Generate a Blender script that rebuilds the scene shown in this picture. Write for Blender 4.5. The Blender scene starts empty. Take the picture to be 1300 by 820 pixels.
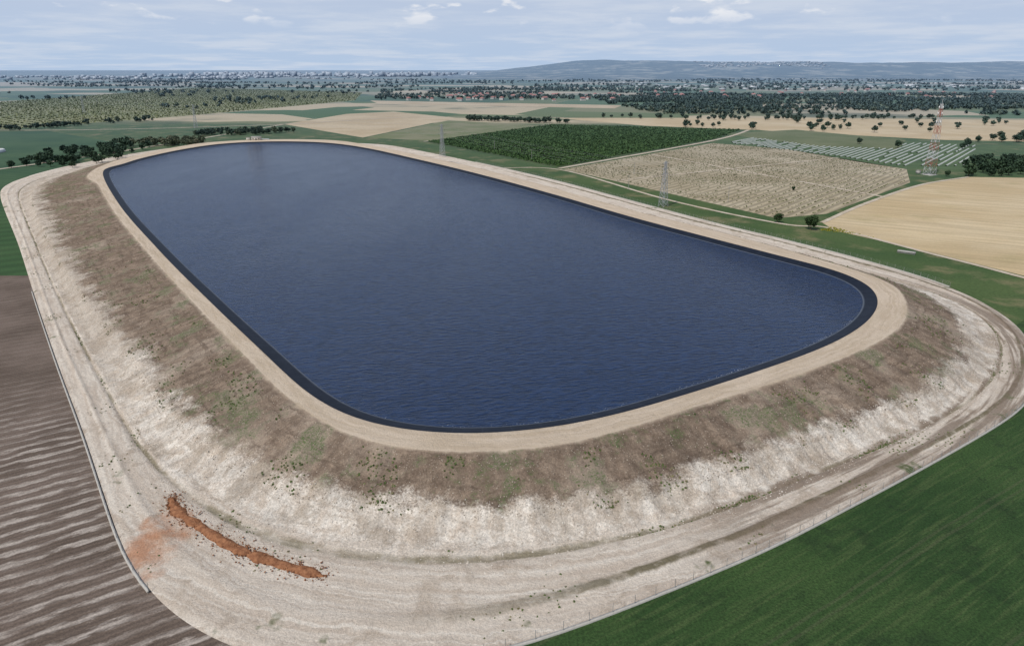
import bpy, math, random
import numpy as np
from mathutils import Vector, noise as mn
random.seed(7); rng=np.random.default_rng(7)
scene=bpy.context.scene
scene.view_settings.view_transform='Standard'
scene.view_settings.look='None'
scene.view_settings.exposure=0
R=math.radians

# ------------------------------------------------------------ node helpers
class N:
    def __init__(s,name):
        s.m=bpy.data.materials.new(name); s.m.use_nodes=True
        s.t=s.m.node_tree; s.t.nodes.clear()
        s.geo=s.t.nodes.new('ShaderNodeNewGeometry'); s.pos=s.geo.outputs['Position']
    def put(s,sock,v):
        if isinstance(v,bpy.types.NodeSocket): s.t.links.new(v,sock)
        elif isinstance(v,(tuple,list)):
            v=tuple(v)
            if sock.type=='RGBA' and len(v)==3: v=v+(1,)
            sock.default_value=v
        else: sock.default_value=v
    def math(s,op,a,b=0.0,clamp=False):
        n=s.t.nodes.new('ShaderNodeMath'); n.operation=op; n.use_clamp=clamp
        s.put(n.inputs[0],a); s.put(n.inputs[1],b); return n.outputs[0]
    def vmul(s,v,k):
        n=s.t.nodes.new('ShaderNodeVectorMath'); n.operation='MULTIPLY'
        s.put(n.inputs[0],v); s.put(n.inputs[1],k); return n.outputs[0]
    def rotz(s,v,a):
        n=s.t.nodes.new('ShaderNodeVectorRotate'); n.rotation_type='Z_AXIS'
        s.put(n.inputs['Vector'],v); n.inputs['Angle'].default_value=a; return n.outputs[0]
    def sep(s,v):
        n=s.t.nodes.new('ShaderNodeSeparateXYZ'); s.put(n.inputs[0],v); return n.outputs
    def comb(s,x,y,z=0.0):
        n=s.t.nodes.new('ShaderNodeCombineXYZ'); s.put(n.inputs[0],x); s.put(n.inputs[1],y); s.put(n.inputs[2],z); return n.outputs[0]
    def noise(s,scale,detail=4,rough=.55,vec=None,dist=0.0):
        n=s.t.nodes.new('ShaderNodeTexNoise'); s.put(n.inputs['Vector'],vec if vec is not None else s.pos)
        n.inputs['Scale'].default_value=scale; n.inputs['Detail'].default_value=min(detail,4)
        n.inputs['Roughness'].default_value=rough; n.inputs['Distortion'].default_value=dist
        return n.outputs[0]
    def vor(s,scale,vec=None,out='Distance',metric='EUCLIDEAN'):
        n=s.t.nodes.new('ShaderNodeTexVoronoi'); s.put(n.inputs['Vector'],vec if vec is not None else s.pos)
        n.inputs['Scale'].default_value=scale; n.distance=metric; return n.outputs[out]
    def step(s,v,a,b,lo=0.0,hi=1.0):
        n=s.t.nodes.new('ShaderNodeMapRange'); n.interpolation_type='SMOOTHSTEP'
        s.put(n.inputs[0],v); n.inputs[1].default_value=a; n.inputs[2].default_value=b
        n.inputs[3].default_value=lo; n.inputs[4].default_value=hi; return n.outputs[0]
    def mix(s,f,a,b):
        n=s.t.nodes.new('ShaderNodeMix'); n.data_type='RGBA'; n.clamp_factor=True
        s.put(n.inputs[0],f); s.put(n.inputs[6],a); s.put(n.inputs[7],b); return n.outputs[2]
    def scale(s,c,f):
        n=s.t.nodes.new('ShaderNodeVectorMath'); n.operation='SCALE'
        s.put(n.inputs[0],c); s.put(n.inputs['Scale'],f); return n.outputs[0]
    def ramp(s,f,stops,const=False):
        n=s.t.nodes.new('ShaderNodeValToRGB'); cr=n.color_ramp
        if const: cr.interpolation='CONSTANT'
        while len(cr.elements)<len(stops): cr.elements.new(.5)
        for e,(p,c) in zip(cr.elements,stops): e.position=p; e.color=(c[0],c[1],c[2],1)
        s.put(n.inputs[0],f); return n.outputs[0]
    def attr(s,name,out='Fac'):
        n=s.t.nodes.new('ShaderNodeAttribute'); n.attribute_name=name; return n.outputs[out]
    def done(s,col,rough=.9,bump=None,bs=.5,bd=.1,haze=True,spec=.2,metal=0.0,ior=None):
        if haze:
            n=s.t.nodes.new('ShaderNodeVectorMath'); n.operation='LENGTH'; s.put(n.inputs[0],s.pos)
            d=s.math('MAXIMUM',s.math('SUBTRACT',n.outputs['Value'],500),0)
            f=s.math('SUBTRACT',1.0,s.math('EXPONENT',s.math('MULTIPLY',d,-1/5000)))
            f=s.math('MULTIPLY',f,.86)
            col=s.mix(f,col,HAZE)  # aerial haze painted into the base colour, stronger with distance from the origin
        b=s.t.nodes.new('ShaderNodeBsdfPrincipled'); o=s.t.nodes.new('ShaderNodeOutputMaterial')
        s.put(b.inputs['Base Color'],col); s.put(b.inputs['Roughness'],rough)
        s.put(b.inputs['Specular IOR Level'],spec); s.put(b.inputs['Metallic'],metal)
        if ior: b.inputs['IOR'].default_value=ior
        if bump is not None:
            n=s.t.nodes.new('ShaderNodeBump'); n.inputs['Strength'].default_value=bs; n.inputs['Distance'].default_value=bd
            s.put(n.inputs['Height'],bump); s.put(b.inputs['Normal'],n.outputs[0])
        s.t.links.new(b.outputs[0],o.inputs[0]); return s.m
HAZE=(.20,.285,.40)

# ------------------------------------------------------------ mesh helpers
def mk(name,V,F,mat,attrs=None,smooth=False,parent=None):
    V=np.asarray(V,dtype=np.float32); F=np.asarray(F,dtype=np.int32)
    me=bpy.data.meshes.new(name); k=F.shape[1]
    me.vertices.add(len(V)); me.vertices.foreach_set('co',V.ravel())
    me.loops.add(F.size); me.loops.foreach_set('vertex_index',F.ravel())
    me.polygons.add(len(F)); me.polygons.foreach_set('loop_start',np.arange(0,F.size,k,dtype=np.int32))
    me.update(calc_edges=True); me.validate()
    if smooth: me.polygons.foreach_set('use_smooth',np.ones(len(me.polygons),dtype=bool))
    for an,arr in (attrs or {}).items():
        arr=np.asarray(arr,dtype=np.float32)
        if arr.ndim==1:
            a=me.attributes.new(an,'FLOAT','POINT'); a.data.foreach_set('value',arr)
        else:
            a=me.attributes.new(an,'FLOAT_VECTOR','POINT'); a.data.foreach_set('vector',arr.ravel())
    if mat: me.materials.append(mat)
    o=bpy.data.objects.new(name,me); scene.collection.objects.link(o)
    if parent: o.parent=parent
    return o
def poly(name,pts,z,mat):
    me=bpy.data.meshes.new(name); me.from_pydata([(x,y,z) for x,y in pts],[],[tuple(range(len(pts)))])
    me.update()
    if me.polygons[0].normal.z<0: me.flip_normals()
    me.materials.append(mat); o=bpy.data.objects.new(name,me); scene.collection.objects.link(o); return o
def strip(name,pts,w,z,mat):
    pts=crom(pts,8,False) if len(pts)>2 else np.array(pts,float)
    t=np.gradient(pts,axis=0); t/=np.linalg.norm(t,axis=1)[:,None]; n=np.stack([-t[:,1],t[:,0]],1)
    V=[];F=[]
    for i,(p,q) in enumerate(zip(pts,n)):
        V+=[(p[0]-q[0]*w/2,p[1]-q[1]*w/2,z),(p[0]+q[0]*w/2,p[1]+q[1]*w/2,z)]
        if i: F.append((2*i-2,2*i,2*i+1,2*i-1))
    return mk(name,V,F,mat)
def crom(P,k=10,closed=True):
    P=np.array(P,float); n=len(P); out=[]
    rngi=range(n) if closed else range(n-1)
    for i in rngi:
        if closed: a,b,c,d=P[i-1],P[i],P[(i+1)%n],P[(i+2)%n]
        else: a,b,c,d=P[max(i-1,0)],P[i],P[i+1],P[min(i+2,n-1)]
        for j in range(k):
            t=j/k
            out.append(.5*((2*b)+(-a+c)*t+(2*a-5*b+4*c-d)*t*t+(-a+3*b-3*c+d)*t**3))
    if not closed: out.append(P[-1])
    return np.array(out)
def gsm(A,w):
    k=np.arange(-3*w,3*w+1); g=np.exp(-.5*(k/w)**2); g/=g.sum()
    B=np.zeros_like(A,dtype=float)
    for kk,gg in zip(k,g): B+=gg*np.roll(A,kk,axis=0)
    return B
def inpoly(x,y,P):
    r=np.zeros(len(x),bool); n=len(P)
    for i in range(n):
        x1,y1=P[i];x2,y2=P[(i+1)%n]
        if y1==y2: continue
        c=((y1>y)!=(y2>y))&(x<(x2-x1)*(y-y1)/(y2-y1)+x1); r^=c
    return r
def rand_in(P,n):
    P=np.array(P,float); out=np.zeros((0,2))
    while len(out)<n:
        q=rng.uniform(P.min(0),P.max(0),(n*3,2)); q=q[inpoly(q[:,0],q[:,1],P)]; out=np.vstack([out,q])
    return out[:n]
def grid_in(P,dx,dy,ang,jit=.2):
    P=np.array(P,float); c=P.mean(0); r=np.linalg.norm(P-c,axis=1).max()
    X,Y=np.meshgrid(np.arange(-r,r,dx),np.arange(-r,r,dy)); X=X.ravel();Y=Y.ravel()
    X=X+rng.normal(0,jit,len(X)); Y=Y+rng.normal(0,jit,len(Y))
    ca,sa=math.cos(ang),math.sin(ang)
    x=c[0]+X*ca-Y*sa; y=c[1]+X*sa+Y*ca; m=inpoly(x,y,P); return np.stack([x[m],y[m]],1)
def scatter(name,protos,pos,scl,mat,zscl=None):
    pos=np.asarray(pos,float)
    if pos.shape[1]==2: pos=np.hstack([pos,np.zeros((len(pos),1))])
    scl=np.broadcast_to(scl,(len(pos),)).astype(float)
    zs=scl if zscl is None else zscl
    pick=rng.integers(0,len(protos),len(pos)); VV=[];FF=[];AA=[];RR=[];off=0
    for k,(V,F,A) in enumerate(protos):
        ids=np.where(pick==k)[0]
        if not len(ids): continue
        a=rng.uniform(0,2*np.pi,len(ids)); ca,sa=np.cos(a)[:,None],np.sin(a)[:,None]
        s=scl[ids][:,None]
        x=(V[None,:,0]*ca-V[None,:,1]*sa)*s+pos[ids][:,0:1]
        y=(V[None,:,0]*sa+V[None,:,1]*ca)*s+pos[ids][:,1:2]
        z=V[None,:,2]*np.broadcast_to(zs,(len(pos),))[ids][:,None]+pos[ids][:,2:3]
        W=np.stack([x,y,z],-1).reshape(-1,3)
        f=(F[None]+(np.arange(len(ids))*len(V))[:,None,None]).reshape(-1,F.shape[1])+off
        VV.append(W);FF.append(f);off+=len(W)
        AA.append(np.tile(A,len(ids)));RR.append(np.repeat(rng.uniform(0,1,len(ids)),len(V)))
    return mk(name,np.vstack(VV),np.vstack(FF),mat,{'part':np.concatenate(AA),'rnd':np.concatenate(RR)})

# ------------------------------------------------------------ prototypes
def tube(p,q,r1,r2,k=5):
    p=Vector(p);q=Vector(q);d=(q-p).normalized(); u=d.orthogonal().normalized(); v=d.cross(u)
    V=[];F=[]
    for c,r in((p,r1),(q,r2)):
        for i in range(k):
            a=2*math.pi*i/k; V.append(tuple(c+u*math.cos(a)*r+v*math.sin(a)*r))
    for i in range(k): F.append((i,(i+1)%k,k+(i+1)%k,k+i))
    return V,F
def tree(h=8,w=7,clumps=26,leaves=40,leaf=.45,trunk=True,low=.22):
    V=[];F=[];A=[]
    def add(v,f,a):
        o=len(V); V.extend(v); F.extend([tuple(i+o for i in q) for q in f]); A.extend([a]*len(v))
    if trunk:
        v,f=tube((0,0,-.2),(0,0,h*.5),h*.035,h*.02); add(v,f,-1)
    for c in range(clumps):
        while True:
            x,y,z=[random.uniform(-1,1) for _ in range(3)]
            if .25<x*x+y*y+z*z<1: break
        k=random.uniform(.75,1.08)
        cx,cy,cz=x*w*.42*k,y*w*.42*k,h*(low+(1-low)*.5)+z*h*(1-low)*.42*k
        if trunk and c%5==0:
            v,f=tube((0,0,h*.3),(cx,cy,cz),h*.014,h*.005,4); add(v,f,-1)
        sh=random.uniform(0,1); cr=w*random.uniform(.12,.22)
        for l in range(leaves):
            d=Vector([random.gauss(0,1) for _ in range(3)]).normalized()*cr*random.uniform(.5,1.1)
            n=(d.normalized()+Vector([random.gauss(0,.6) for _ in range(3)])).normalized()
            u=n.orthogonal().normalized(); vv=n.cross(u); s=leaf*random.uniform(.6,1.3)
            c0=Vector((cx,cy,cz))+d; a=random.uniform(0,6.28); u,vv=u*math.cos(a)+vv*math.sin(a),vv*math.cos(a)-u*math.sin(a)
            add([tuple(c0-u*s),tuple(c0-vv*s*.7),tuple(c0+u*s),tuple(c0+vv*s*.7)],[(0,1,2,3)],sh*.7+random.random()*.3)
    return np.array(V),np.array(F),np.array(A)
near_tree=[tree(8,7.5,34,55,.38) for _ in range(2)]
mid_tree=[tree(8,8,16,12,.95) for _ in range(4)]
far_tree=[tree(8,9,8,5,1.9,trunk=False,low=.05) for _ in range(5)]
def bush(seed,n=14,leaf=.55):
    r=random.Random(seed);V=[];F=[];A=[]
    for i in range(n):
        d=Vector((r.gauss(0,1),r.gauss(0,1),abs(r.gauss(0,1)))).normalized()*r.uniform(.4,.9)
        nn=(d+Vector((r.gauss(0,.3),r.gauss(0,.3),r.gauss(0,.3)))).normalized(); u=nn.orthogonal().normalized(); v=nn.cross(u)
        o=len(V); 
        for a,b in((-1,-.2),(0,-1),(1,.2),(0,1)): V.append(tuple(d+(u*a+v*b)*leaf*r.uniform(.7,1.2)))
        F.append((o,o+1,o+2,o+3)); A+= [r.random()]*4
    return np.array(V),np.array(F),np.array(A)
bushes=[bush(i) for i in range(5)]
small_b=[bush(i+20,7,.8) for i in range(4)]
octa=[]
for sd in range(6):
    r=random.Random(sd); V=np.array([(1,0,0),(0,1,0),(-1,0,0),(0,-1,0),(0,0,.8),(0,0,-.6)],float)
    V*=np.array([[r.uniform(.6,1.3)] for _ in range(6)])
    F=np.array([(0,1,4),(1,2,4),(2,3,4),(3,0,4),(1,0,5),(2,1,5),(3,2,5),(0,3,5)]); octa.append((V,F,np.zeros(6)+r.random()))

# ------------------------------------------------------------ materials
def foliage(name,dark,light,dry=None,trunkc=(.09,.065,.045)):
    n=N(name); part=n.attr('part'); rnd=n.attr('rnd')
    f=n.math('ADD',n.math('MULTIPLY',part,.6),n.math('MULTIPLY',rnd,.4))
    c=n.mix(f,dark,light)
    if dry: c=n.mix(n.step(rnd,.72,.9,0,.7),c,dry)
    c=n.mix(n.math('LESS_THAN',part,-.5),c,trunkc)
    return n.done(c,.85,spec=.1)
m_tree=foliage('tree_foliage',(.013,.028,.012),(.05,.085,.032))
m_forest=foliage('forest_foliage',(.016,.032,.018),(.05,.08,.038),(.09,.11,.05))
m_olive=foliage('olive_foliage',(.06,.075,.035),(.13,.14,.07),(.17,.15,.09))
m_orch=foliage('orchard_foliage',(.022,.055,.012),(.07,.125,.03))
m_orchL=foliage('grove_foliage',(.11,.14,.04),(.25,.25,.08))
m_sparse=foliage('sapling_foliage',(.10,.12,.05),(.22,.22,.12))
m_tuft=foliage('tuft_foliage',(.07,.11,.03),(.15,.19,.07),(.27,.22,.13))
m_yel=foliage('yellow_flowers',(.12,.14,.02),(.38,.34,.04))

def soil(name,c1,c2,sc=.08,fine=2.0,c3=None,bs=.4):
    n=N(name); f=n.noise(sc,6,.6); g=n.noise(fine,4,.7)
    c=n.mix(n.step(f,.35,.65),c1,c2)
    if c3: c=n.mix(n.step(n.noise(sc*2.3,5,.6),.55,.7),c,c3)
    c=n.scale(c,n.step(g,.2,.8,.78,1.2)); return n.done(c,.95,g,bs,.15)
n=N('dry_wheat'); r=n.rotz(n.pos,R(28)); x,y,z=n.sep(r)
w=n.noise(1,3,.6,n.comb(n.math('MULTIPLY',x,.012),n.math('MULTIPLY',y,.22)))
c=n.mix(n.step(n.noise(.012,5,.6),.35,.7),(.45,.345,.20),(.52,.42,.27)); c=n.mix(n.step(n.noise(.03,5),.55,.75,0,.6),c,(.35,.29,.15))
c=n.scale(c,n.step(w,.3,.7,.86,1.1)); c=n.scale(c,n.step(n.noise(.7,4,.7),.2,.8,.9,1.1)); m_wheat=n.done(c,.95)
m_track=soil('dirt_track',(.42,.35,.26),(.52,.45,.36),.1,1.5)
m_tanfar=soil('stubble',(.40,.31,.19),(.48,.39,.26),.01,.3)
def crop(name,c1,c2,ang,freq,amt=.25,sc=.02):
    n=N(name); r=n.rotz(n.pos,ang); x,y,z=n.sep(r)
    w=n.math('SINE',n.math('ADD',n.math('MULTIPLY',y,freq),n.math('MULTIPLY',n.noise(.05,2),1.5)))
    c=n.mix(n.step(n.noise(sc,6,.6),.32,.68),c1,c2)
    c=n.scale(c,n.step(w,-1,1,1-amt,1+amt)); c=n.scale(c,n.step(n.noise(1.2,5,.75),.25,.75,.78,1.22))
    return n.done(c,.95)
n=N('green_crop'); r=n.rotz(n.pos,R(-32)); x,y,z=n.sep(r)
c=n.mix(n.step(n.noise(.03,6,.65),.3,.7),(.020,.048,.013),(.036,.072,.02))
rowst=n.noise(1,4,.6,n.comb(n.math('MULTIPLY',x,.05),n.math('MULTIPLY',y,.9)))
c=n.mix(n.step(rowst,.46,.68,0,.7),c,(.058,.088,.03))
c=n.mix(n.step(n.noise(.11,4,.7),.52,.70,0,.6),c,(.015,.030,.011))
ph=n.math('ABSOLUTE',n.math('SUBTRACT',n.math('FRACT',n.math('MULTIPLY',n.math('ADD',y,n.math('MULTIPLY',n.noise(.03,2),2)),1/21)),.5))
l=n.math('MULTIPLY',n.step(n.math('ABSOLUTE',n.math('SUBTRACT',ph,.04)),.008,.02,1,0),.4)
c=n.mix(l,c,(.07,.08,.04))
c=n.scale(c,n.step(n.noise(2.2,5,.8),.25,.75,.5,1.5)); m_green=n.done(c,.9,n.noise(3,4,.7),.6,.2)
m_midgreen=crop('meadow',(.05,.085,.03),(.08,.12,.045),R(20),.5,.08)
m_vine=crop('orchard_soil',(.035,.06,.02),(.06,.08,.03),R(48),1.25,.15)
m_sparsesoil=crop('sapling_soil',(.27,.225,.145),(.36,.31,.22),R(-49),1.05,.22)
m_olfield=crop('olive_meadow',(.10,.12,.045),(.14,.15,.07),R(20),.4,.1)
m_grove=crop('grove_soil',(.16,.17,.065),(.23,.22,.10),R(-40),.6,.15,.004)
m_litfield=crop('light_field',(.20,.19,.11),(.13,.15,.06),R(25),.7,.25)
m_leftgreen=crop('left_green_field',(.028,.068,.024),(.05,.095,.035),R(-30),.5,.12,.012)
# ploughed
n=N('ploughed_soil'); r=n.rotz(n.pos,R(-33)); x,y,z=n.sep(r)
wob=n.math('MULTIPLY',n.noise(.10,3),7)
ww=n.math('ADD',n.math('MULTIPLY',y,2*math.pi/3.8),wob)
s2=n.math('SINE',n.math('MULTIPLY',n.math('ADD',y,n.math('MULTIPLY',n.noise(.4,2),.7)),2*math.pi/1.3))
s1=n.math('SINE',ww)
st=n.noise(1,5,.75,n.comb(n.math('MULTIPLY',x,.16),n.math('MULTIPLY',y,.8)))
sx=n.sep(n.pos)[1]
near=n.step(n.math('ADD',sx,n.math('MULTIPLY',n.noise(.03,4),60)),170,215,1,0.12)
c=n.mix(n.step(n.noise(.05,6),.3,.7),(.105,.078,.06),(.17,.13,.105))
lt=n.math('MULTIPLY',n.math('MULTIPLY',n.step(n.math('ADD',s1,n.math('MULTIPLY',n.math('SUBTRACT',st,.5),6)),-.2,1.2),n.step(n.noise(.09,4,.6),.33,.58,.25,1)),near)
c=n.mix(lt,c,(.38,.33,.285)); c=n.scale(c,n.step(s2,-1,1,.86,1.08)); c=n.scale(c,n.step(n.noise(3,5,.8),.25,.75,.65,1.35))
m_plough=n.done(c,.95,n.math('ADD',n.math('MULTIPLY',s2,.4),n.noise(3,5,.8)),.6,.25)

# base ground
n=N('ground'); x,y,z=n.sep(n.pos)
rv=n.rotz(n.pos,R(17)); rx,ry,rz=n.sep(rv)
vv=n.comb(n.math('MULTIPLY',rx,1/420),n.math('MULTIPLY',ry,1/300))
cell=n.sep(n.vor(1,vv,'Color','CHEBYCHEV'))[0]
pc=n.ramp(cell,[(0,(.06,.11,.035)),(.2,(.11,.14,.05)),(.36,(.42,.35,.23)),(.5,(.07,.12,.045)),(.62,(.18,.18,.09)),(.73,(.37,.32,.22)),(.84,(.045,.09,.035)),(.93,(.26,.24,.15))],True)
dk=n.step(n.noise(.0022,5,.6),.54,.64,0,.7); pc=n.mix(dk,pc,(.035,.06,.03))
nearc=n.mix(n.step(n.noise(.02,6,.6),.3,.7),(.04,.078,.025),(.07,.105,.035))
nearc=n.mix(n.step(n.noise(.045,5,.6),.50,.68,0,.75),nearc,(.17,.155,.08))
c=n.mix(n.step(y,1150,1250),nearc,pc)
c=n.scale(c,n.step(n.noise(.8,6,.7),.25,.75,.75,1.25))
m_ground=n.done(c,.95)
G=40000
me=bpy.data.meshes.new('ground'); me.from_pydata([(-G,-2000,0),(G,-2000,0),(G,60000,0),(-G,60000,0)],[],[(0,1,2,3)]); me.materials.append(m_ground)
scene.collection.objects.link(bpy.data.objects.new('ground',me))

# ------------------------------------------------------------ reservoir rings
ci=[(-328,550),(-241,414),(-160,300),(-105,226),(-73,184),(-53,158),(-41,146),(-31,140),(-20,137),(-9,136),(5,138),(20,143),(39,153),(64,168),(90,185),(109,201),(122,216),(131,231),(136,249),(132,268),(120,287),(96,325),(66,374),(26,448),(-31,545),(-95,642),(-146,715),(-192,765),(-236,788),(-286,788),(-322,762),(-338,708),(-342,642),(-337,595)]
co=[(-326,525),(-293,483),(-209,364),(-142,271),(-94,207),(-70,173),(-52,150),(-39,138),(-27,131),(-15,129),(-5,129),(9,131),(25,138),(44,149),(68,162),(90,176),(112,192),(129,210),(140,231),(145,249),(139,270),(125,300),(101,343),(69,394),(27,473),(-33,578),(-100,675),(-154,750),(-201,800),(-243,820),(-299,820),(-336,795),(-353,738),(-358,667),(-352,598)]
b4=[(-336,475),(-260,371),(-194,286),(-145,227),(-117,195),(-96,168),(-76,147),(-60,133),(-45,126),(-31,121),(-14,118),(2,117),(18,120),(35,126),(56,136),(77,148),(99,161),(121,175),(139,192),(152,212),(161,235),(162,258),(158,278),(146,302),(118,352),(84,405),(42,482),(-18,587),(-83,688),(-142,765),(-195,818),(-243,837),(-303,838),(-349,810),(-375,745),(-384,667),(-380,598),(-362,525)]
t0=[(-357,492),(-239,335),(-167,242),(-114,176),(-89,146),(-71,130),(-54,118),(-38,112),(-20,109),(-2,109),(17,113),(37,120),(57,130),(81,143),(110,160),(137,181),(155,201),(168,222),(175,246),(172,272),(156,300),(125,357),(91,410),(50,487),(-11,592),(-76,693),(-135,770),(-188,826),(-240,848),(-305,850),(-358,825),(-392,750),(-403,670),(-400,600),(-385,545)]
r0=[(-370,492),(-260,351),(-198,270),(-147,204),(-114,162),(-89,130),(-74,112),(-66,102),(-52,90),(-30,82),(-12,84),(7,91),(32,103),(47,110),(67,122),(93,138),(119,155),(139,169),(156,187),(172,211),(184,242),(184,276),(170,315),(148,356),(119,404),(83,473),(33,569),(-39,686),(-142,832),(-190,862),(-240,880),(-305,882),(-375,850),(-412,760),(-422,670),(-418,600),(-402,545)]
NP=1800
B=crom(ci,40); 
def resamp(B,n):
    L=np.concatenate([[0],np.cumsum(np.linalg.norm(np.diff(np.vstack([B,B[:1]]),axis=0),axis=1))])
    s=np.linspace(0,L[-1],n,endpoint=False); C=np.vstack([B,B[:1]])
    return np.stack([np.interp(s,L,C[:,0]),np.interp(s,L,C[:,1])],1),L[-1]
B,LEN=resamp(B,NP); B=gsm(B,9); B,LEN=resamp(B,NP)
T=np.roll(B,-1,0)-np.roll(B,1,0); T=gsm(T,6); T/=np.linalg.norm(T,axis=1)[:,None]; NR=np.stack([T[:,1],-T[:,0]],1)
def cast(ring):
    Q=crom(ring,12); Q2=np.roll(Q,-1,0); e=Q2-Q
    best=np.full(NP,np.nan)
    for i in range(NP):
        p=B[i];d=NR[i]; w=Q-p; den=d[0]*e[:,1]-d[1]*e[:,0]
        with np.errstate(divide='ignore',invalid='ignore'):
            t=(w[:,0]*e[:,1]-w[:,1]*e[:,0])/den; u=(w[:,0]*d[1]-w[:,1]*d[0])/den
        ok=(u>=0)&(u<=1)&(t>0)
        if ok.any(): best[i]=t[ok].min()
    bad=np.isnan(best)
    if bad.any(): best[bad]=np.interp(np.where(bad)[0],np.where(~bad)[0],best[~bad])
    return best
dco=gsm(np.clip(cast(co),5,25),7)
db=gsm(np.maximum(cast(b4),dco+8),9)
dt=gsm(np.maximum(cast(t0),db+5),9)
dr=gsm(np.maximum(cast(r0),dt+6),9)
D5=[np.full(NP,-8.0),np.zeros(NP),dco,db,dt,dr,dr+2]
Z5=[8.0,10.0,10.0,4.0,0.65,0.55,-.6]
WZ=8.85
sub=[4,6,20,16,20,1]
def ringpos(i,zone):
    k=min(int(zone),5); f=zone-k
    d=D5[k][i]*(1-f)+D5[k+1][i]*f
    z=Z5[k]*(1-f)+Z5[k+1]*f
    if k==3: z=Z5[3]+(Z5[4]-Z5[3])*(1-(1-f)**1.6)
    p=B[i]+NR[i]*d
    s=i/NP*LEN
    if 2<=zone<=4.0:
        e=min(1,(zone-2)*5)*min(1,(4.0-zone)*2.5)
        g=mn.noise(Vector((s*.22,zone*1.2,0)))*.5+mn.noise(Vector((p[0]*.5,p[1]*.5,2)))*.3
        if zone>3: g+=-abs(mn.noise(Vector((s*.35,zone*.6,5))))*1.4
        else: g+=-abs(mn.noise(Vector((s*.16,zone*.5,7))))*.7
        z+=g*e
    elif 4<zone<5:
        z+=mn.noise(Vector((p[0]*.3,p[1]*.3,1)))*.12+mn.noise(Vector((s*.02,d*.5,1)))*.12
        z-=.55*math.exp(-((zone-4.08)/.06)**2)
        z+=.45*math.exp(-((zone-4.68-.06*mn.noise(Vector((s*.01,0,3))))/.06)**2)
    elif 1<zone<2: z+=mn.noise(Vector((s*.05,d*.5,1)))*.08
    if zone<=5: z=max(z,.12)
    return p[0],p[1],z,s,d
zl=[]
for k,nn in enumerate(sub):
    for j in range(nn): zl.append(k+j/nn)
zl.append(6-1e-6)
V=[];A=[];idx=list(range(NP))+[0]
for ii,i in enumerate(idx):
    for zz in zl:
        x,y,z,s,d=ringpos(i,zz); V.append((x,y,z)); A.append((ii/NP*LEN,d,zz))
M=len(zl); a=np.arange(NP)[:,None]*M+np.arange(M-1)[None]; a=a.ravel()
F=np.stack([a,a+M,a+M+1,a+1],1)[:,::-1]
n=N('embankment_earth'); sd=n.sep(n.attr('sdz','Vector')); S,Dd,Z=sd[0],sd[1],sd[2]; px,py,pz=n.sep(n.pos)
big=n.noise(.045,4,.65); med=n.noise(.3,4,.7); fine=n.noise(2.2,4,.85); vf=n.noise(7,2,.7); big2=n.noise(.1,4,.7,n.vmul(n.pos,(1,1,.3)),.6)
Dw=n.math('ADD',Dd,n.math('MULTIPLY',big2,5))
st=n.noise(1,4,.65,n.comb(n.math('MULTIPLY',S,.05),n.math('MULTIPLY',Dw,.55),0))
st2=n.noise(1,3,.6,n.comb(n.math('MULTIPLY',S,.012),n.math('MULTIPLY',Dw,1.1),3))
gul=n.noise(1,3,.65,n.comb(n.math('MULTIPLY',S,.45),n.math('MULTIPLY',Dd,.09),6))
liner=n.mix(n.step(med,.4,.7),(.006,.009,.017),(.012,.016,.027))
seam=n.math('LESS_THAN',n.math('FRACT',n.math('MULTIPLY',S,1/7.0)),.03); liner=n.mix(n.math('MULTIPLY',seam,.4),liner,(.04,.05,.07))
liner=n.mix(n.math('MULTIPLY',n.step(Z,.40,.43),n.step(Z,.46,.52,.6,0)),liner,(.12,.14,.17))
crest=n.mix(n.step(st,.35,.65),(.48,.385,.28),(.58,.48,.37)); crest=n.mix(n.step(st2,.55,.7,0,.6),crest,(.40,.315,.23))
brown=n.mix(n.step(med,.3,.7),(.15,.108,.078),(.27,.205,.15)); brown=n.mix(n.step(big,.50,.64,0,.75),brown,(.36,.29,.225))
brown=n.mix(n.math('MULTIPLY',n.step(st,.52,.64),.6),brown,(.115,.083,.06))
brown=n.scale(brown,n.step(gul,.3,.7,.82,1.14))
gp=n.math('MULTIPLY',n.step(n.noise(.09,4,.75),.51,.62),n.step(fine,.42,.58))
brown=n.mix(n.math('MULTIPLY',gp,.9),brown,(.065,.105,.032))
lf=n.math('MULTIPLY',n.step(px,-60,-110),n.step(py,150,230))
white=n.mix(n.step(med,.38,.66),(.72,.66,.575),(.54,.46,.375)); white=n.mix(n.step(big,.50,.64,0,.7),white,(.40,.325,.25))
white=n.mix(n.step(big2,.50,.62,0,.5),white,(.36,.295,.225))
white=n.mix(n.step(st,.56,.66,0,.5),white,(.38,.31,.24)); white=n.scale(white,n.step(gul,.3,.7,.80,1.08))
white=n.mix(n.math('MULTIPLY',lf,n.step(med,.3,.6,.75,.3)),white,(.31,.25,.19))
road=n.mix(n.step(st,.34,.66),(.62,.55,.465),(.50,.42,.34)); road=n.mix(n.step(st2,.50,.64,0,.6),road,(.69,.63,.545))
road=n.mix(n.step(big2,.52,.66,0,.55),road,(.40,.325,.25))
road=n.mix(n.math('MULTIPLY',n.step(med,.5,.62),n.step(big,.48,.6,0,.5)),road,(.33,.26,.195))
Zr=n.math('ADD',Z,n.math('MULTIPLY',n.math('SUBTRACT',big2,.5),.12))
verge=n.math('MULTIPLY',n.step(Zr,4.60,4.65),n.step(Zr,4.72,4.77,1,0))
verge=n.math('MULTIPLY',verge,n.math('MULTIPLY',n.step(px,-30,30),n.step(med,.3,.55,.5,1)))
road=n.mix(verge,road,(.17,.145,.09))
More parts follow.
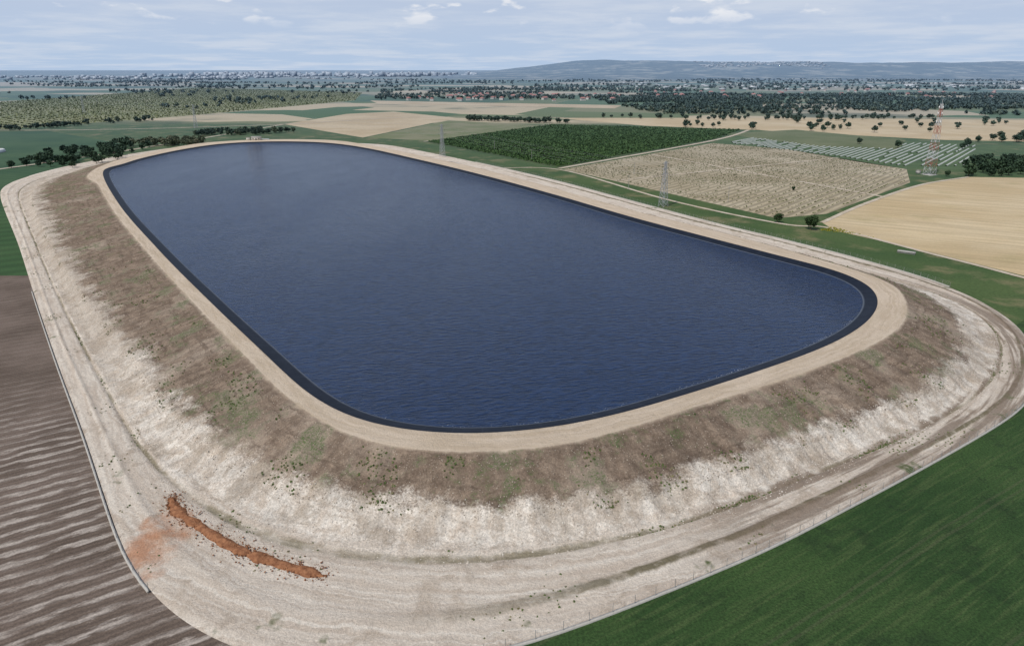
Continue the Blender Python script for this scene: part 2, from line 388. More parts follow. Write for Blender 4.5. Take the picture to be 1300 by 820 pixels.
ditch=n.math('MULTIPLY',n.step(Zr,4.01,4.05),n.step(Zr,4.10,4.14,1,0)); ditch=n.math('MULTIPLY',ditch,n.step(big,.4,.55,.15,.8))
road=n.mix(ditch,road,(.19,.165,.10))
rb=n.math('MULTIPLY',n.math('MULTIPLY',n.step(px,25,60),n.step(py,330,240)),n.step(n.noise(1,4,.65,n.comb(n.math('MULTIPLY',S,.02),n.math('MULTIPLY',Dd,.3),9)),.44,.56,0,.8))
road=n.mix(rb,road,(.20,.15,.11))
gr=n.math('MULTIPLY',n.step(n.noise(.07,4,.7),.6,.68),n.step(Z,4.5,4.95)); road=n.mix(gr,road,(.10,.12,.05))
dx=n.math('DIVIDE',n.math('ADD',px,69),5.5); dy=n.math('DIVIDE',n.math('SUBTRACT',py,111),10.0)
rr=n.math('ADD',n.math('ADD',n.math('MULTIPLY',dx,dx),n.math('MULTIPLY',dy,dy)),n.math('MULTIPLY',n.math('SUBTRACT',n.noise(.2,4,.6),.5),5))
road=n.mix(n.step(rr,-.3,1.6,.85,0),road,(.42,.20,.105))
Zn=n.math('ADD',Z,n.math('ADD',n.math('MULTIPLY',n.math('SUBTRACT',n.noise(.12,4,.7),.5),1.1),n.math('MULTIPLY',n.math('SUBTRACT',fine,.5),.45)))
Zs=n.math('ADD',Z,n.math('MULTIPLY',n.math('SUBTRACT',med,.5),.15))
c=n.mix(n.step(Z,.985,1.0),liner,crest)
c=n.mix(n.step(Zs,1.96,2.05),c,brown)
c=n.mix(n.step(Zn,2.75,3.05),c,white)
c=n.mix(n.step(Zn,3.85,4.05),c,road)
ft=n.step(Z,.985,1.0); sl=n.math('MULTIPLY',n.step(Z,2.0,2.1),n.step(Z,4.0,4.2,1,.45))
c=n.scale(c,n.math('ADD',n.math('MULTIPLY',n.step(fine,.25,.75,-.38,.38),n.math('ADD',n.math('MULTIPLY',sl,.8),.12)),1)); c=n.scale(c,n.step(vf,.2,.8,.85,1.15))
rough=n.step(Z,.98,1.0,.55,.95)
h=n.math('MULTIPLY',n.math('ADD',n.math('MULTIPLY',fine,1),n.math('MULTIPLY',med,2)),ft)
m_emb=n.done(c,rough,h,.8,.42,haze=False)
mk('embankment',V,F,m_emb,{'sdz':np.array(A)},smooth=True)

# water
Wd=B-NR*3.7
n=N('water'); x,y,z=n.sep(n.pos)
w1=n.noise(.75,4,.62,n.vmul(n.rotz(n.pos,R(-12)),(.45,1.5,1))); w2=n.noise(.06,3,.5)
pt=n.noise(.012,4,.6,n.vmul(n.pos,(1,.35,1)))
c=n.mix(n.step(pt,.35,.65),(.006,.018,.056),(.009,.024,.068))
c=n.scale(c,n.step(w1,.3,.7,.6,1.4))
m_water=n.done(c,n.step(pt,.35,.65,.10,.18),n.math('ADD',w1,n.math('MULTIPLY',w2,.5)),.9,.85,spec=.5,ior=1.33,haze=False)
me=bpy.data.meshes.new('reservoir_water'); me.from_pydata([(p[0],p[1],WZ) for p in Wd[::4]],[],[tuple(range(len(Wd[::4])))]); me.materials.append(m_water)
scene.collection.objects.link(bpy.data.objects.new('reservoir_water',me))

# ------------------------------------------------------------ fields
poly('ploughed_field',[(-900,293),(-205,293),(-165,238),(-125,190),(-95,150),(-72,120),(-54,100),(-40,92),(-20,72),(-60,20),(-900,-100)],.05,m_plough)
poly('green_crop_field',[(-20,60),(-10,92),(20,104),(58,124),(90,142),(112,160),(135,175),(150,190),(175,225),(220,262),(420,200),(700,-60),(0,-60)],.06,m_green)
poly('left_green_field',[(-355,494),(-205,293.2),(-1100,293.2),(-1500,700),(-700,1050),(-480,860),(-420,640),(-405,560)],.04,m_leftgreen)
poly('wheat_field',[(187,404),(245,467),(327,545),(392,587),(436,582),(700,557),(500,160),(260,251),(229,293),(211,335),(185,383)],.06,m_wheat)
poly('sapling_field',[(47,635),(251,869),(318,799),(365,635),(325,557),(201,430),(164,417),(121,498)],.05,m_sparsesoil)
poly('tunnel_field',[(251,869),(373,1068),(463,909),(592,841),(430,635),(365,635),(345,690),(318,799)],.05,m_midgreen)
poly('olive_field',[(300,1001),(434,1068),(515,909),(445,799),(363,830)],.10,m_olfield)
poly('orchard_floor',[(-113,889),(66,1178),(355,1068),(263,909),(44,646)],.05,m_vine)
poly('light_field',[(-197,942),(-114,1271),(52,1144),(-91,889)],.05,m_litfield)
poly('stubble_field',[(-384,1178),(-342,1455),(-258,1538),(-105,1335),(-202,942)],.05,m_tanfar)
poly('stubble_field',[(-419,2090),(283,1812),(242,1664),(-359,1896)],.05,m_tanfar)
poly('stubble_field',[(75,1335),(524,1335),(1100,1260),(1100,1000),(655,889),(566,909),(361,1068),(219,1144)],.05,m_wheat)
poly('grove_floor',[(-1440,1988),(-1559,3520),(-591,2803),(-465,2090),(-650,1380),(-783,1068)],.05,m_grove)
strip('dirt_track',[(-20,640),(44,632),(110,480),(160,402),(186,388),(215,320),(250,252),(340,190)],3,.15,m_track)
strip('dirt_track',[(150,752),(270,490)],4,.16,m_track)
strip('dirt_track',[(84,566),(340,720)],3.5,.18,m_track)
strip('dirt_track',[(44,640),(263,905),(360,1062)],5,.17,m_track)
strip('dirt_track',[(-113,889),(-50,960),(66,1180)],5,.19,m_track)
strip('dirt_track',[(187,404),(245,467),(327,545),(392,587)],3,.2,m_track)
strip('dirt_track',[(-383,1178),(-420,900),(-470,650),(-560,420)],5,.14,m_track)
strip('dirt_track',[(-1300,1100),(-700,1060),(-383,1178),(-200,1350),(100,1345)],6,.22,m_track)

# ------------------------------------------------------------ vegetation masses
def sc(name,P,n,s0,s1,protos,mat):
    q=rand_in(P,n); scatter(name,protos,q,rng.uniform(s0,s1,len(q)),mat)
q=grid_in([(-108,889),(66,1170),(350,1065),(263,914),(44,652)],3.6,6.2,R(48),.3); scatter('orchard_trees',bushes,q,rng.uniform(1.4,2.2,len(q)),m_orch)
q=grid_in([(50,635),(251,864),(313,799),(360,635),(322,560),(201,434),(166,421),(123,500)],2.6,6,R(49),.35)
k=np.array([mn.noise(Vector((a*.02,b*.02,5)))+.9*random.random() for a,b in q])>.3; q=q[k]; scatter('sapling_rows',small_b,q,rng.uniform(.3,.8,len(q)),m_sparse)
q=grid_in([(-1440,1988),(-1559,3520),(-591,2803),(-465,2090),(-650,1380),(-783,1068)],10,17,R(-40),1.2); scatter('citrus_grove',small_b,q,rng.uniform(1.3,2.6,len(q)),m_orchL)
sc('tree_belt',[(-470,640),(-405,640),(-400,700),(-430,830),(-480,860),(-500,750)],90,.7,1.25,mid_tree,m_tree)
sc('tree_belt',[(-455,830),(-385,830),(-380,880),(-440,880)],45,.8,1.3,mid_tree,m_olive)
sc('tree_belt',[(-440,960),(-320,985),(-320,1030),(-450,1020)],70,.7,1.2,mid_tree,m_forest)
sc('tree_belt',[(-95,1262),(94,1186),(100,1205),(-80,1290)],75,.8,1.3,mid_tree,m_tree)
sc('tree_belt',[(165,1325),(470,1240),(800,1300),(800,1340),(165,1360)],80,.8,1.35,mid_tree,m_tree)
sc('tree_belt',[(392,590),(560,570),(720,700),(600,720),(450,690)],260,.7,1.3,mid_tree,m_tree)
sc('tree_belt',[(600,860),(900,950),(880,1010),(620,930)],50,.8,1.3,mid_tree,m_tree)
sc('tree_belt',[(250,1110),(520,1000),(900,1100),(850,1250),(300,1200)],45,.8,1.4,mid_tree,m_tree)
sc('tree_belt',[(-1100,1000),(-760,1010),(-640,1250),(-660,1300),(-800,1060),(-1100,1060)],110,.6,1.2,mid_tree,m_forest)
for (x,y,s) in [(172,385,1.1),(160,404,.75),(375,590,.7),(430,860,1),(452,812,1.2),(520,800,1),(545,830,1.1),(562,858,1),(590,880,1.1),(215,520,.4)]:
    scatter('oak_tree',near_tree,np.array([(x,y)]),s,m_tree)
sc('yellow_wildflowers',[(176,384),(196,372),(210,335),(188,392)],160,.25,.6,bushes,m_yel)
def forest(name,P,n,s0,s1,mat,thr=-.05,fs=.004):
    q=rand_in(P,n); k=np.array([mn.noise(Vector((a*fs,b*fs*1.6,3.3))) for a,b in q])>thr
    q=q[k]; scatter(name,far_tree,q,rng.uniform(s0,s1,len(q)),mat)
forest('distant_forest',[(300,1450),(1000,1400),(2600,1700),(3300,2600),(500,2600),(250,1900)],9000,.9,1.5,m_forest,-.06)
forest('distant_forest',[(-420,2150),(500,1950),(900,3300),(-600,3300)],2600,.9,1.5,m_forest,.0)
forest('distant_forest',[(-1500,3300),(6000,2600),(8000,6500),(-4500,6500)],6000,1.3,2.0,m_forest,.14,.0012)
forest('distant_forest',[(-700,1600),(-3500,3600),(-6000,6500),(-1500,5200),(-500,2900)],3200,1.1,1.8,m_forest,.2,.002)

# ------------------------------------------------------------ near scatter on the embankment
def ring_pts(n,z0,z1,ymax):
    out=[]; cand=[i for i in range(NP) if B[i][1]<ymax]
    w=np.array([1/(20+B[i][1])**1.3 for i in cand]); w/=w.sum(); pick=rng.choice(cand,n,p=w)
    for i in pick:
        x,y,z,s,d=ringpos(int(i),random.uniform(z0,z1)); j=random.uniform(-.6,.6)
        out.append((x+T[i][0]*j,y+T[i][1]*j,z))
    return np.array(out)
n=N('chalk_rock'); r_=n.attr('rnd'); m_rockw=n.done(n.mix(r_,(.34,.28,.22),(.76,.71,.63)),.9)
n=N('brown_rock'); r_=n.attr('rnd'); m_rockb=n.done(n.mix(r_,(.16,.12,.09),(.52,.45,.36)),.9)
p=ring_pts(11000,2.85,4.3,420); scatter('chalk_rubble',octa,p,rng.uniform(.05,.22,len(p)),m_rockw)
p=ring_pts(15000,2.05,3.2,420); scatter('slope_stones',octa,p,rng.uniform(.05,.18,len(p)),m_rockb)
p=ring_pts(9000,2.1,3.2,480); k=np.array([mn.noise(Vector((a[0]*.09,a[1]*.09,8)))+.25*random.random() for a in p])>.34; p=p[k]
scatter('slope_grass',bushes,p,rng.uniform(.12,.34,len(p)),m_tuft)
p=ring_pts(4000,3.9,5.0,480); k=np.array([mn.noise(Vector((a[0]*.07,a[1]*.07,1)))+.3*random.random() for a in p])>.5; p=p[k]
scatter('verge_grass',bushes,p,rng.uniform(.12,.28,len(p)),m_tuft)
p=ring_pts(3000,4.02,4.13,480); k=np.array([mn.noise(Vector((a[0]*.05,a[1]*.05,4)))+.3*random.random() for a in p])>.33; p=p[k]
scatter('ditch_grass',bushes,p,rng.uniform(.12,.3,len(p)),m_tuft)

# rust-coloured spoil heap
n=N('rust_soil'); c=n.mix(n.step(n.noise(1.2,4,.7),.35,.65),(.20,.085,.042),(.34,.16,.08)); m_rust=n.done(c,.95,n.noise(3,4,.7),.8,.3)
mp=crom([(-73,126),(-70,121.5),(-62,115.5),(-53,109.5),(-44,105.5),(-34,102)],26,False); V=[];F=[]
tt=np.gradient(mp,axis=0); tt/=np.linalg.norm(tt,axis=1)[:,None]; K=13
for i,(q,t) in enumerate(zip(mp,tt)):
    e=min(1,i/10,(len(mp)-1-i)/10); wv=1.7*(.75+.7*mn.noise(Vector((i*.12,0,0))))*(.4+.6*e)
    for j in range(K):
        u=j/(K-1)*2-1; px_,py_=q[0]-t[1]*u*wv,q[1]+t[0]*u*wv
        hh=(1-u*u)*1.1*e*(.7+.8*mn.noise(Vector((i*.2,1,0))))+mn.noise(Vector((px_*1.3,py_*1.3,0)))*.4*(1-abs(u))
        V.append((px_,py_,.45+max(-.3,hh)))
    if i:
        for j in range(K-1): o=(i-1)*K+j; F.append((o,o+K,o+K+1,o+1))
hp=mk('spoil_heap',V,F,m_rust,smooth=False)
q=mp[rng.integers(0,len(mp),1300)]+rng.normal(0,1.25,(1300,2)); q=np.hstack([q,rng.uniform(.5,.95,(1300,1))])
o=scatter('clods',octa,q,rng.uniform(.06,.26,1300),m_rust); o.parent=hp

# ------------------------------------------------------------ structures
def plain(name,c,rough=.8,metal=0.0,haze=True):
    n=N(name); cc=n.scale(n.mix(0.0,c,c),n.step(n.noise(1.5,4,.6),.2,.8,.85,1.12)); return n.done(cc,rough,metal=metal,haze=haze)
m_conc=plain('concrete',(.42,.40,.36)); m_steel=plain('galvanised_steel',(.42,.43,.44),.5,.3); m_white=plain('white_paint',(.75,.75,.73)); m_roof=plain('red_roof_tiles',(.36,.13,.08)); m_wall=plain('plaster_wall',(.62,.58,.50)); m_dark=plain('window_glass',(.03,.035,.04),.2); m_post=plain('fence_post',(.30,.29,.27))
n=N('red_white_paint'); x,y,z=n.sep(n.pos); f=n.math('GREATER_THAN',n.math('FRACT',n.math('MULTIPLY',z,1/14)),.5); m_rw=n.done(n.mix(f,(.55,.55,.55),(.38,.12,.09)),.6)
class MB:
    def __init__(s): s.V=[];s.F=[]
    def tube(s,p,q,r,r2=None,k=4):
        v,f=tube(p,q,r,r if r2 is None else r2,k); o=len(s.V); s.V+=v; s.F+=[tuple(i+o for i in a) for a in f]
    def box(s,x0,x1,y0,y1,z0,z1):
        o=len(s.V); s.V+=[(x,y,z) for z in(z0,z1) for x,y in((x0,y0),(x1,y0),(x1,y1),(x0,y1))]
        s.F+=[tuple(i+o for i in a) for a in((3,2,1,0),(4,5,6,7),(0,1,5,4),(1,2,6,5),(2,3,7,6),(3,0,4,7))]
    def obj(s,name,mat,parent=None,loc=None,rot=0):
        o=mk(name,s.V,s.F,mat,parent=parent)
        if loc: o.location=loc
        o.rotation_euler[2]=rot; return o
def empty(name,loc,rot=0):
    e=bpy.data.objects.new(name,None); scene.collection.objects.link(e); e.location=loc; e.rotation_euler[2]=rot; return e
def lattice(b,h,w0,w1,r,levels):
    zs=[h*(1-(1-i/levels)**1.15) for i in range(levels+1)]
    def cor(z,k):
        w=(w0+(w1-w0)*(z/h))/2; return ((-w,w,w,-w)[k],(-w,-w,w,w)[k],z)
    for i in range(levels):
        for k in range(4):
            a,bb=cor(zs[i],k),cor(zs[i+1],k); c,d=cor(zs[i],(k+1)%4),cor(zs[i+1],(k+1)%4)
            b.tube(a,bb,r*1.6); b.tube(a,d,r); b.tube(c,bb,r); b.tube(bb,d,r)
def mast(loc,h=60):
    e=empty('communication_tower',loc,R(20)); b=MB(); lattice(b,h,7,1.5,.085,14); b.obj('lattice_mast',m_rw,e)
    b=MB()
    for zz in(h-3,h-8,h-15):
        for k in range(3):
            a=k*2.094+.4; x,y=math.cos(a)*1.7,math.sin(a)*1.7
            b.box(x-.25,x+.25,y-.25,y+.25,zz-1.2,zz+1.2); b.tube((0,0,zz),(x,y,zz),.08)
    b.tube((0,0,h),(0,0,h+4),.1); b.obj('antennas',m_white,e)
    b=MB(); b.box(-5.5,-3,6,9,0,2.8); b.box(-5.7,-2.8,5.8,9.2,2.8,3.0); b.box(-5,5,-5,5,-.1,.12); b.obj('equipment_cabin',m_conc,e)
mast((366,601,0))
def pylon(loc,h,rot):
    e=empty('power_pylon',loc,rot); b=MB(); lattice(b,h,4.6,.9,.085,11)
    for zz,ww in((h*.72,4.2),(h*.84,3.6),(h*.96,3)):
        for s_ in(-1,1):
            b.tube((0,-.4,zz),(s_*ww,0,zz),.09); b.tube((0,.4,zz),(s_*ww,0,zz),.09); b.tube((0,0,zz+1.2),(s_*ww,0,zz),.08)
    b.obj('lattice_frame',m_steel,e)
    b=MB()
    for zz,ww in((h*.72,4.2),(h*.84,3.6),(h*.96,3)):
        for s_ in(-1,1): b.tube((s_*ww,0,zz),(s_*ww,0,zz-1.3),.12,.12,6)
    b.obj('insulators',m_dark,e)
PY=[((102,456,0),30),((-73,725,0),34),((-496,1097,0),36),((-900,1480,0),36)]
for (l,h) in PY: pylon(l,h,R(40))
wires=MB()
def wire(a,ha,b_,hb):
    for zz,ww in((.72,4.2),(.84,3.6),(.96,3)):
        for s_ in(-1,1):
            ox,oy=math.cos(R(40))*ww*s_,math.sin(R(40))*ww*s_
            prev=None
            for i in range(13):
                t=i/12; p_=(a[0]+(b_[0]-a[0])*t+ox,a[1]+(b_[1]-a[1])*t+oy,(ha*zz-1.3)*(1-t)+(hb*zz-1.3)*t-4*6*t*(1-t)*.35)
                if prev: wires.tube(prev,p_,.03,k=3)
                prev=p_
for i in range(3): wire(PY[i][0],PY[i][1],PY[i+1][0],PY[i+1][1])
wires.obj('power_lines',m_steel)
def pole(x,y,h=11):
    b=MB(); b.tube((0,0,0),(0,0,h),.2,.12,6); b.tube((-1.2,0,h-.8),(1.2,0,h-.8),.08); 
    for k in(-1.1,0,1.1): b.tube((k,0,h-.8),(k,0,h-.3),.07,.07,5)
    b.obj('utility_pole',m_post,loc=(x,y,0))
for x,y in[(90,526),(107,601),(150,470),(20,700),(-20,790)]: pole(x,y)
def fence(name,i0,i1,off):
    e=empty(name,(0,0,0)); b=MB(); w=MB(); c=[];L=0;last=None
    for i in range(i0,i1):
        k=i%NP; p_=B[k]+NR[k]*(dr[k]+off)
        if last is None or np.linalg.norm(p_-last)>3.5: c.append(p_); last=p_
    for j,p_ in enumerate(c):
        b.tube((p_[0],p_[1],-.1),(p_[0],p_[1],2.3),.06,.05,5)
        if j:
            q=c[j-1]
            for zz in(.7,1.2,1.7,2.2): w.tube((q[0],q[1],zz),(p_[0],p_[1],zz),.014,k=3)
    b.obj('posts',m_post,e); w.obj('wires',m_steel,e)
    s_=MB()
    for j in range(1,len(c)):
        a_,b_=c[j-1],c[j]; t=(b_-a_)/np.linalg.norm(b_-a_); nn=np.array([t[1],-t[0]])*.22
        o=len(s_.V)
        for pp,zz in((a_-nn,.0),(a_-nn,.45),(a_+nn,.45),(a_+nn,.0),(b_-nn,.0),(b_-nn,.45),(b_+nn,.45),(b_+nn,.0)): s_.V.append((pp[0],pp[1],zz))
        s_.F+=[(o,o+4,o+5,o+1),(o+1,o+5,o+6,o+2),(o+2,o+6,o+7,o+3)]
    s_.obj('concrete_footing',m_conc,e)
def nearest(x,y): return int(np.argmin((B[:,0]+NR[:,0]*dr-x)**2+(B[:,1]+NR[:,1]*dr-y)**2))
fence('perimeter_fence',nearest(-198,270),nearest(-60,98),1.3)
fence('perimeter_fence',nearest(-8,86),nearest(170,208),1.3)
fence('perimeter_fence',nearest(184,276),nearest(-39,686),1.6)
n=N('foam'); m_foam=n.done((.6,.63,.68),.8)
fp=[]
for i in range(NP):
    if B[i][1]<210 and B[i][0]>-45:
        for _ in range(3):
            if mn.noise(Vector((i*.05,0,4)))+random.random()*.5>.34: 
                q=B[i]-NR[i]*(4.95+random.gauss(0,.25))+T[i]*random.uniform(-.6,.6); fp.append((q[0],q[1],WZ))
scatter('shore_foam',octa,np.array(fp),rng.uniform(.03,.12,len(fp)),m_foam,zscl=np.full(len(fp),.03))

e=empty('pump_house',(-296,806,10),R(8))
b=MB(); b.box(-5,5,-3,3,0,3.6); b.box(-11,-7,-2,2,0,2.4); b.obj('walls',m_wall,e)
b=MB(); b.box(-5.4,5.4,-3.4,3.4,3.6,3.95); b.box(-11.2,-6.8,-2.2,2.2,2.4,2.65); b.obj('roof_slab',m_conc,e)
b=MB(); b.box(-3.8,-2.6,-3.05,-2.95,1.2,2.4); b.box(-.6,.6,-3.05,-2.95,0,2.3); b.box(2.6,3.8,-3.05,-2.95,1.2,2.4); b.obj('door_and_windows',m_dark,e)
b=MB(); b.tube((6,-2,1),(14,-2,1),.5,k=8); b.tube((14,-2,1),(16,-10,-1.5),.5,k=8); b.tube((9,-2,0),(9,-2,1.6),.3,k=8); b.obj('inlet_pipe',m_steel,e)
e=empty('valve_chamber',(-62,676,0),R(-30))
b=MB(); b.box(-3,3,-2,2,0,1.6); b.box(-3.2,3.2,-2.2,2.2,1.6,1.8); b.box(5,8,-1.5,1.5,0,1.1); b.obj('chamber',m_conc,e)
b=MB(); b.tube((3,0,.8),(12,0,.8),.35,k=8); b.tube((12,0,.8),(12,-8,.8),.35,k=8); b.tube((6,0,.8),(6,0,2.2),.2,k=6); b.obj('pipework',m_steel,e)
e=empty('drain_culvert',(198,332,0),R(-35)); b=MB(); b.box(-4,4,-1.2,-.8,0,.9); b.box(-4,4,.8,1.2,0,.9); b.box(-4,4,-1.5,1.5,.9,1.15); b.obj('headwall',m_conc,e)
for dx,dy in((0,0),(-22,14)):
    e=empty('greenhouse',(-575+dx,760+dy,0),R(12))
    b=MB()
    for k in range(3):
        for i in range(8):
            a0,a1=math.pi*i/8,math.pi*(i+1)/8; x0=k*7-7
            o=len(b.V)
            for a_ in(a0,a1):
                for yy in(-14,14): b.V.append((x0+3.5*math.cos(a_),yy,2+2*math.sin(a_)))
            b.F.append((o,o+1,o+3,o+2))
        for yy in(-14,14): b.box(x0-3.4,x0+3.4,yy-.05,yy+.05,0,2.4)
    b.obj('plastic_vaults',m_white,e)
    b=MB(); b.box(-10.6,-10.4,-14,14,0,2); b.box(10.4,10.6,-14,14,0,2); b.obj('side_walls',m_white,e)
n=N('net_plastic'); m_net=n.done(n.mix(n.noise(.12,3),(.30,.33,.27),(.60,.61,.56)),.7)
TP=[(270,869),(368,1000),(430,900),(560,835),(430,655),(372,655),(340,740)]
b=MB(); TPa=np.array(TP,float); c0=TPa.mean(0); ang=R(50)
for k in range(-42,43):
    run=None
    for t in np.arange(-260,261,6.0):
        x=c0[0]+t*math.cos(ang)-k*6.2*math.sin(ang); y=c0[1]+t*math.sin(ang)+k*6.2*math.cos(ang)
        ins=inpoly(np.array([x]),np.array([y]),TP)[0] and not inpoly(np.array([x]),np.array([y]),[(300,1001),(434,1068),(515,909),(445,799),(363,830)])[0] and mn.noise(Vector((t*.03,k*.9,2)))>-.33
        if ins and run is None: run=(x,y)
        if (not ins) and run is not None:
            b.tube((run[0],run[1],.1),(x,y,.1),.95,k=8); run=None
b.obj('crop_tunnels',m_net)
def house_mesh():
    me=bpy.data.meshes.new('house_mesh'); V=[];F=[];Mi=[]
    def box(x0,x1,y0,y1,z0,z1,m):
        o=len(V); V.extend([(x,y,z) for z in(z0,z1) for x,y in((x0,y0),(x1,y0),(x1,y1),(x0,y1))])
        for a_ in((3,2,1,0),(4,5,6,7),(0,1,5,4),(1,2,6,5),(2,3,7,6),(3,0,4,7)): F.append(tuple(i+o for i in a_)); Mi.append(m)
    box(-6,6,-4.5,4.5,0,5.5,0)
    for x in(-4.2,-1.4,1.4,4.2):
        for z in(1,3.6): box(x-.6,x+.6,-4.56,-4.5,z,z+1.3,2); box(x-.6,x+.6,4.5,4.56,z,z+1.3,2)
    o=len(V); V.extend([(-6.6,-5.1,5.5),(6.6,-5.1,5.5),(6.6,5.1,5.5),(-6.6,5.1,5.5),(-4,0,8.6),(4,0,8.6)])
    for f in((0,1,5,4),(2,3,4,5),(1,2,5),(3,0,4)): F.append(tuple(i+o for i in f)); Mi.append(1)
    me.from_pydata(V,[],F)
    for m in(m_wall,m_roof,m_dark): me.materials.append(m)
    me.polygons.foreach_set('material_index',Mi); me.update(); return me
hm=house_mesh()
q=rand_in([(-330,2080),(260,1930),(420,2500),(-300,2600)],48); q=np.vstack([q,rand_in([(400,2300),(1900,2100),(2300,3000),(500,3100)],50)])
for x,y in q:
    o=bpy.data.objects.new('village_house',hm); scene.collection.objects.link(o); o.location=(x,y,0); o.rotation_euler[2]=random.uniform(0,3.14); s=random.uniform(.8,1.3); o.scale=(s,s,s)
n=N('town_walls'); m_town=n.done(n.mix(n.attr('rnd'),(.35,.35,.34),(.95,.93,.9)),.8)
bx=MB(); bx.box(-1,1,-1,1,0,1); bp=(np.array(bx.V),np.array(bx.F),np.zeros(8))
def town(name,P,n,s0,s1,h0,h1,z=0,thr=-.05):
    q=rand_in(P,n*2); q=q[np.array([mn.noise(Vector((a_*.0012,b_*.0012,6))) for a_,b_ in q])>thr]; n=len(q)
    q=np.hstack([q,np.full((n,1),z)]) if not callable(z) else np.array([(a_,b_,z(a_,b_)-5) for a_,b_ in q])
    scatter(name,[bp],q,rng.uniform(s0,s1,n),m_town,zscl=rng.uniform(h0,h1,n))
town('distant_town',[(-5200,6200),(-1800,6200),(-1400,8500),(-6000,8500)],240,6,20,8,26)
town('distant_town',[(-4500,8500),(-300,8500),(-300,11000),(-4500,11000)],300,10,32,14,60)
town('distant_town',[(500,3200),(4200,3000),(5500,4800),(600,4800)],200,5,14,4,8)
# hills
def hz(x,y):
    f=max(0,min(1,(x+1300)/2600)); f=f*f*(3-2*f)
    r=math.exp(-((y-10500)/2300)**2)
    return f*r*(190+60*mn.noise(Vector((x*.00035,y*.0002,1)))+40*mn.noise(Vector((x*.0009,y*.0008,4)))+14*mn.noise(Vector((x*.004,y*.003,4))))
V=[];F=[];NX,NY=300,60
for j in range(NY):
    for i in range(NX):
        x=-2500+i*72; y=5500+j*150; V.append((x,y,hz(x,y)-3))
for j in range(NY-1):
    for i in range(NX-1): a_=j*NX+i; F.append((a_,a_+1,a_+NX+1,a_+NX))
n=N('hill_scrub'); c=n.mix(n.step(n.noise(.0022,4,.65),.45,.6),(.03,.05,.03),(.34,.32,.24)); c=n.mix(n.step(n.noise(.006,4,.6),.48,.56),c,(.012,.03,.015)); m_hill=n.done(c,.95)
mk('hills',V,F,m_hill,smooth=True)
town('hill_town',[(2300,8600),(3900,8600),(4300,10400),(2600,10400)],200,8,20,6,14,hz,-.2)

# ------------------------------------------------------------ light, sky
el,az=R(56),R(-140)
w=bpy.data.worlds.new('World'); scene.world=w; w.use_nodes=True; t=w.node_tree; t.nodes.clear()
def wn(k): return t.nodes.new(k)
sky=wn('ShaderNodeTexSky'); sky.sky_type='NISHITA'; sky.sun_disc=False; sky.sun_elevation=el; sky.sun_rotation=az; sky.air_density=1.0; sky.dust_density=1.5; sky.ozone_density=1.5
b1=wn('ShaderNodeBackground'); b1.inputs[1].default_value=.09; t.links.new(sky.outputs[0],b1.inputs[0])
tc=wn('ShaderNodeTexCoord'); sp=wn('ShaderNodeSeparateXYZ'); t.links.new(tc.outputs['Generated'],sp.inputs[0])
def wm(op,a_,b_=0.0,cl=False):
    n=wn('ShaderNodeMath'); n.operation=op; n.use_clamp=cl
    for i,v in enumerate((a_,b_)):
        if isinstance(v,bpy.types.NodeSocket): t.links.new(v,n.inputs[i])
        else: n.inputs[i].default_value=v
    return n.outputs[0]
den=wm('ADD',wm('MAXIMUM',sp.outputs[2],0.0),.06)
cv=wn('ShaderNodeCombineXYZ'); t.links.new(wm('DIVIDE',sp.outputs[0],den),cv.inputs[0]); t.links.new(wm('DIVIDE',sp.outputs[1],den),cv.inputs[1])
def wnoise(sc,d,r,off,vec=None,mul=(1,1,1)):
    n=wn('ShaderNodeTexNoise'); n.inputs['Scale'].default_value=sc; n.inputs['Detail'].default_value=d; n.inputs['Roughness'].default_value=r
    m=wn('ShaderNodeVectorMath'); m.operation='MULTIPLY_ADD'; t.links.new(vec or cv.outputs[0],m.inputs[0]); m.inputs[1].default_value=mul; m.inputs[2].default_value=off; t.links.new(m.outputs[0],n.inputs['Vector']); return n.outputs[0]
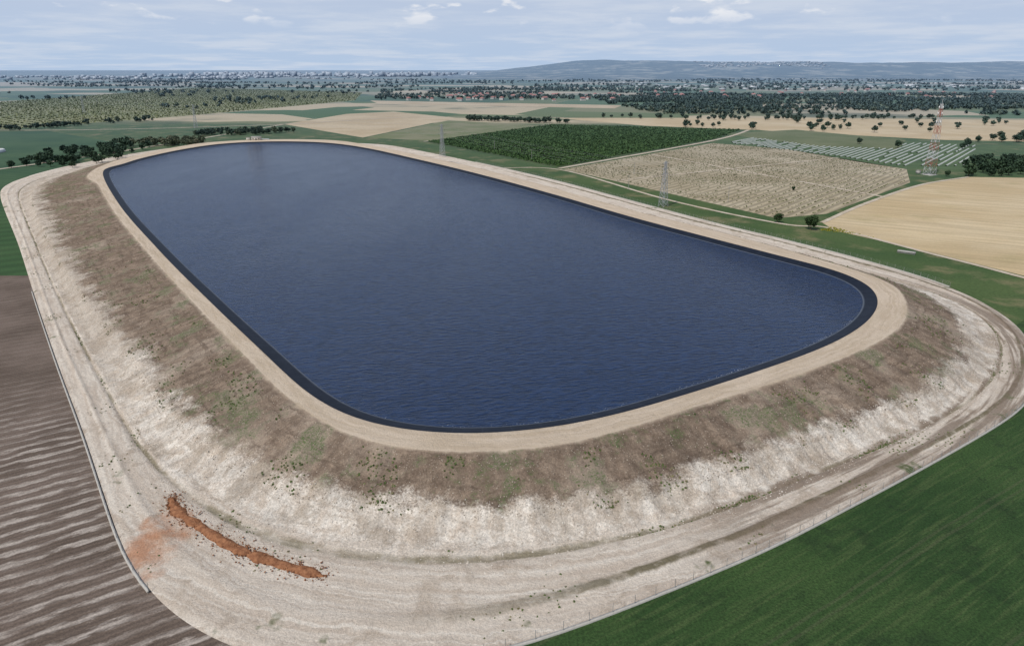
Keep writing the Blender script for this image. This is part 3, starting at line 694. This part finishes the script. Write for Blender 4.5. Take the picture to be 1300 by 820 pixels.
def wstep(v,a_,b_,lo=0,hi=1):
    n=wn('ShaderNodeMapRange'); n.interpolation_type='SMOOTHSTEP'; t.links.new(v,n.inputs[0])
    for k,x in zip((1,2,3,4),(a_,b_,lo,hi)): n.inputs[k].default_value=x
    return n.outputs[0]
def wmix(f,a_,b_):
    n=wn('ShaderNodeMix'); n.data_type='RGBA'; 
    for s_,v in((n.inputs[0],f),(n.inputs[6],a_),(n.inputs[7],b_)):
        if isinstance(v,bpy.types.NodeSocket): t.links.new(v,s_)
        else: s_.default_value=(v+(1,) if isinstance(v,tuple) else v)
    return n.outputs[2]
veil=wnoise(.6,6,.62,(3,1,0)); puff=wnoise(15,5,.5,(5.3,4,.15),tc.outputs['Generated'],(1,1,2.8))
col=wmix(wstep(sp.outputs[2],0,.09),(.45,.57,.75),(.49,.58,.74))
col=wmix(wstep(veil,.42,.66,0,.7),col,(.63,.69,.79))
pf=wm('MULTIPLY',wstep(puff,.57,.67),wstep(sp.outputs[2],.045,.08,0,.95))
col=wmix(pf,col,(.86,.87,.90))
b2=wn('ShaderNodeBackground'); t.links.new(col,b2.inputs[0])
mx=wn('ShaderNodeMixShader'); t.links.new(wstep(sp.outputs[2],.05,.45,1.0,.15),mx.inputs[0]); t.links.new(b1.outputs[0],mx.inputs[1]); t.links.new(b2.outputs[0],mx.inputs[2])
ow=wn('ShaderNodeOutputWorld'); t.links.new(mx.outputs[0],ow.inputs[0])
l=bpy.data.lights.new('sun','SUN'); l.energy=3.1; l.angle=R(2); l.color=(1,.96,.90); so=bpy.data.objects.new('sun',l); scene.collection.objects.link(so)
dv=Vector((math.sin(az)*math.cos(el),math.cos(az)*math.cos(el),math.sin(el))); so.rotation_euler=dv.to_track_quat('Z','Y').to_euler()

cam=bpy.data.cameras.new('camera'); cam.sensor_width=36; cam.lens=867/1300*36; cam.shift_y=-45/1300; cam.clip_start=1; cam.clip_end=120000
c_=bpy.data.objects.new('camera',cam); scene.collection.objects.link(c_); c_.location=(0,0,88); c_.rotation_euler=(R(90-17.7),0,0); scene.camera=c_
